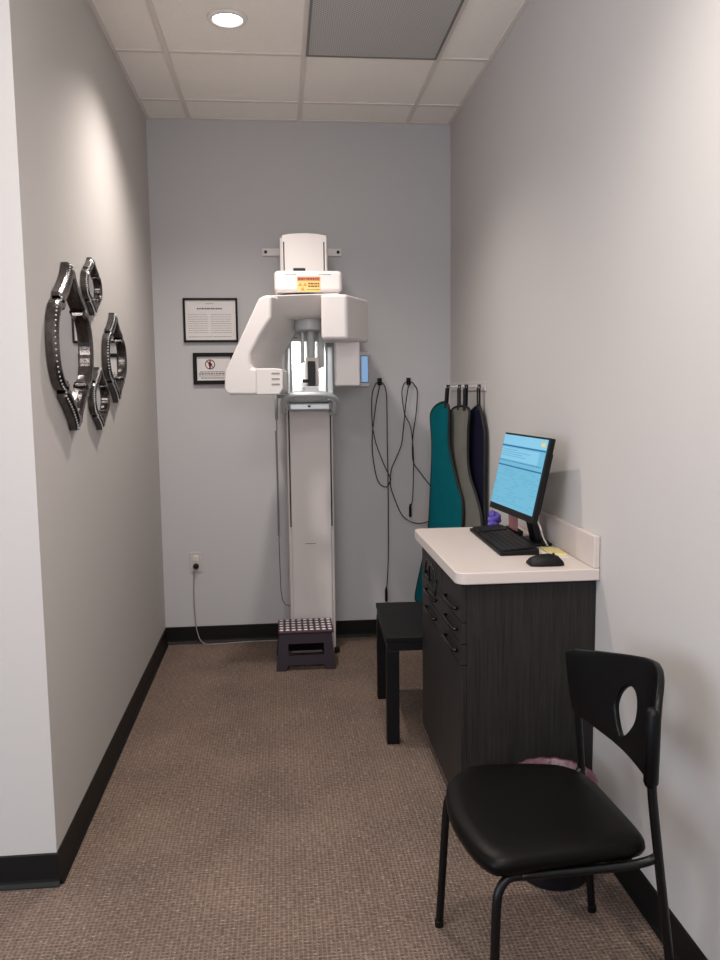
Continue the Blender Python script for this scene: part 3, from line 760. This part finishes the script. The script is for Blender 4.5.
# ---------------------------------------------------------------- waste bin
t = thing('waste_bin', (.795, 2.275, 0), 'dark round waste bin with pinkish liner behind the chair', 'waste bin')
c = (.795, 2.275, 0)
bm = B(); lathe(bm, c, [(0, .002), (.103, .002), (.106, .01), (.117, .265), (.121, .27), (.121, .276), (.114, .276), (.112, .26), (.100, .012), (0, .012)], 40); obj('bucket', bm, M['bin'], t, smooth=True)
bm = B(); n = 56; rings = []
for j, (r, z, amp) in enumerate([(.104, .19, .002), (.110, .275, .002), (.116, .302, .0015), (.1245, .306, .0015), (.129, .285, .0015), (.128, .245, .003)]):
    rings.append([bm.verts.new((c[0]+(r+amp*math.sin(k*2.7+j))*math.cos(2*PI*k/n), c[1]+(r+amp*math.sin(k*2.7+j))*math.sin(2*PI*k/n), z+amp*math.sin(k*1.9))) for k in range(n)])
for a, b in zip(rings, rings[1:]):
    for k in range(n): bm.faces.new([a[k], a[(k+1) % n], b[(k+1) % n], b[k]])
bm.faces.new(rings[0])
obj('liner', bm, M['liner'], t, smooth=True)

# ---------------------------------------------------------------- chair
Ch = thing('side_chair', (.63, 1.84, 0), 'black metal side chair with padded seat and cut-out curved backrest', 'chair')
so = [(.453, 1.609), (.551, 1.622), (.695, 1.636), (.775, 1.648), (.801, 1.685), (.797, 1.828), (.785, 1.96), (.74, 2.035), (.65, 2.062), (.56, 2.070), (.487, 2.063), (.424, 2.013), (.398, 1.951), (.384, 1.829), (.397, 1.709), (.418, 1.640)]
so = catmull([(a, b, 0) for a, b in so], 4, True); n = len(so); sc_ = Vector((.59, 1.84, 0))
bm = B(); rings = []
for k, z in ((.90, .418), (.975, .422), (1.0, .436), (.99, .450), (.95, .459), (.80, .463), (.55, .461), (.25, .459)):
    rings.append([bm.verts.new((sc_.x+(p.x-sc_.x)*k, sc_.y+(p.y-sc_.y)*k, z-.006*max(0, (.46-p.x))*8*k)) for p in so])
for a, b in zip(rings, rings[1:]):
    for i in range(n): bm.faces.new([a[i], a[(i+1) % n], b[(i+1) % n], b[i]])
bm.faces.new(rings[0][::-1]); bm.faces.new(rings[-1])
obj('seat', bm, M['leather'], Ch, smooth=True)
R0 = .0105
# legs and frame
def leg(pts, name='leg', r=R0):
    bm = B(); tube(bm, pts, r, 12, 5); return obj(name, bm, M['blackmetal'], Ch, smooth=True)
leg([(.430, 1.61, 0), (.437, 1.615, .20), (.442, 1.62, .345), (.450, 1.625, .385), (.472, 1.632, .4065), (.50, 1.636, .4072)])
leg([(.402, 2.062, 0), (.412, 2.055, .20), (.420, 2.050, .345), (.430, 2.046, .385), (.452, 2.042, .4065), (.48, 2.04, .4072)])
leg([(.868, 1.632, 0), (.845, 1.632, .18), (.812, 1.63, .42), (.790, 1.63, .60), (.786, 1.63, .72)])
leg([(.842, 2.077, 0), (.820, 2.070, .22), (.797, 2.062, .43), (.782, 2.055, .60), (.780, 2.05, .66)])
bm = B()
tube(bm, [(.50, 1.636, .407), (.62, 1.64, .4072), (.74, 1.642, .409), (.79, 1.64, .418), (.808, 1.634, .430)], R0, 10, 5)
tube(bm, [(.48, 2.04, .407), (.62, 2.045, .4072), (.74, 2.05, .409), (.78, 2.055, .418), (.794, 2.06, .430)], R0, 10, 5)
tube(bm, [(.50, 1.64, .4072), (.50, 2.04, .4072)], R0*.8, 8); tube(bm, [(.74, 1.645, .408), (.74, 2.045, .408)], R0*.8, 8)
obj('seat_frame', bm, M['blackmetal'], Ch, smooth=True)
for (x, y) in ((.430, 1.61), (.402, 2.062), (.868, 1.632), (.842, 2.077)):
    bm = B(); lathe(bm, (x, y, 0), [(0, .0002), (.0115, .0002), (.0122, .004), (.0122, .018), (.011, .020), (0, .020)], 14); obj('foot_cap', bm, M['black'], Ch)
# backrest: curved shell; s across (-1 far .. +1 near), z height
def back3(s, z, off=0.):
    hgt = (z-.60)/.25
    xb = .772+.022*(s+1)/2+.014*max(0, hgt)*(s+1)/2
    bulge = (.030+.045*max(0, min(1, hgt)))*(1-s*s)
    y = 1.838-s*.215
    return Vector((xb+bulge-.012*max(0, hgt)*abs(s)**3+off, y, z))
outer = [(-1.02, .60), (-1.05, .64), (-1.07, .68), (-1.08, .72), (-1.085, .760), (-1.05, .772), (-.8, .782), (-.5, .795), (-.2, .809), (.1, .823), (.35, .831), (.55, .828), (.75, .818), (.90, .802), (1.0, .786), (1.05, .770), (1.045, .757), (1.01, .746), (1.0, .73), (1.0, .70), (1.0, .65), (1.0, .610), (.92, .598), (.72, .592), (.45, .590), (.2, .59), (-.1, .59), (-.4, .59), (-.7, .592), (-.9, .595)]
oc = (-.03, .680)
NR = 72
def ray_hit(poly, c, a):
    """distance along angle a to polygon (in s*.215,z metric)"""
    dx, dy = math.cos(a), math.sin(a); best = None; m = len(poly)
    for i in range(m):
        x1, y1 = poly[i][0]*.215-c[0]*.215, poly[i][1]-c[1]; x2, y2 = poly[(i+1) % m][0]*.215-c[0]*.215, poly[(i+1) % m][1]-c[1]
        den = dx*(y2-y1)-dy*(x2-x1)
        if abs(den) < 1e-12: continue
        t = (x1*(y2-y1)-y1*(x2-x1))/den; u = (x1*dy-y1*dx)/den
        if t > 0 and -1e-9 <= u <= 1+1e-9 and (best is None or t < best): best = t
    return best
bm = B(); rings = []
for j in range(7):
    f = j/6; ring = []
    for i in range(NR):
        a = 2*PI*i/NR
        ro = ray_hit(outer, oc, a)
        wv = .050 if math.sin(a) > 0 else .050*(1-.30*abs(math.sin(a))**1.5)
        ri = 1/math.sqrt((math.cos(a)/wv)**2+(math.sin(a)/.060)**2)
        r = ri+(ro-ri)*f
        ring.append(bm.verts.new(back3(oc[0]+r*math.cos(a)/.215, oc[1]+r*math.sin(a))))
    rings.append(ring)
for a, b in zip(rings, rings[1:]):
    for i in range(NR): bm.faces.new([a[i], a[(i+1) % NR], b[(i+1) % NR], b[i]])
o = obj('backrest', bm, M['chairback'], Ch, smooth=True)
s_ = o.modifiers.new('solid', 'SOLIDIFY'); s_.thickness = .016; s_.offset = 0
w_ = o.modifiers.new('bev', 'BEVEL'); w_.width = .005; w_.segments = 3; w_.limit_method = 'ANGLE'; w_.angle_limit = math.radians(50)
for (x0, y0, z0, x1, z1) in ((.787, 1.628, .60, .789, .775),):
    bm = B(); tube(bm, [(x0, y0, z0), (x0, y0, z0+.01), (x1, y0, z1-.01), (x1, y0, z1)], [.0125, .0165, .0165, .0125], 12); obj('backrest_sleeve', bm, M['chairback'], Ch, smooth=True)

# ---------------------------------------------------------------- light
w = bpy.data.worlds.new('World'); SC.world = w; w.use_nodes = True
bg = w.node_tree.nodes['Background']; bg.inputs[0].default_value = (.80, .86, 1.0, 1); bg.inputs[1].default_value = .86
def area(name, loc, target, sx, sy, e, c):
    l = bpy.data.lights.new(name, 'AREA'); l.shape = 'RECTANGLE'; l.size, l.size_y, l.energy, l.color = sx, sy, e, c
    o = bpy.data.objects.new(name, l); COL.objects.link(o); o.location = loc
    o.rotation_euler = (Vector(target)-Vector(loc)).to_track_quat('-Z', 'Y').to_euler(); return o
area('window_daylight', (-3.8, -1.2, 1.7), (.9, 1.8, 1.2), 2.2, 1.8, 70, (.74, .86, 1.0))
area('room_ceiling_light', (-1.2, -.8, H-.08), (-1.2, -.8, 0), 1.2, 1.2, 24, (1, .95, .9))
area('passage_ceiling_light', (-.4, 1.2, H-.08), (-.4, 1.2, 0), .6, .6, 18, (1, .93, .86))

area('added_fill_uplight', (.1, .2, 1.9), (.12, 3.3, 3.1), .8, .5, 17, (1, .95, .90))  # added fill lamp without a fixture, brightens ceiling and upper back wall

# ---------------------------------------------------------------- camera
f, pi_, ya, ro = 814.724, .1110, .0956, -.0117
F = Vector((math.cos(pi_)*math.sin(ya), math.cos(pi_)*math.cos(ya), -math.sin(pi_)))
Rr = Vector((math.cos(ya), -math.sin(ya), 0)); Up = Rr.cross(F)
c_, s2 = math.cos(ro), math.sin(ro)
Ri = Rr*c_+Up*s2; Ui = -Rr*s2+Up*c_
cd = bpy.data.cameras.new('camera'); cam = bpy.data.objects.new('camera', cd); COL.objects.link(cam)
cam.matrix_world = Matrix(((Ri.x, Ui.x, -F.x, 0), (Ri.y, Ui.y, -F.y, 0), (Ri.z, Ui.z, -F.z, ZC), (0, 0, 0, 1)))
cd.sensor_fit = 'VERTICAL'; cd.sensor_height = 36; cd.lens = f*36/960; cd.clip_start = .05
SC.camera = cam
SC.view_settings.view_transform = 'Standard'; SC.view_settings.look = 'None'; SC.view_settings.exposure = .12
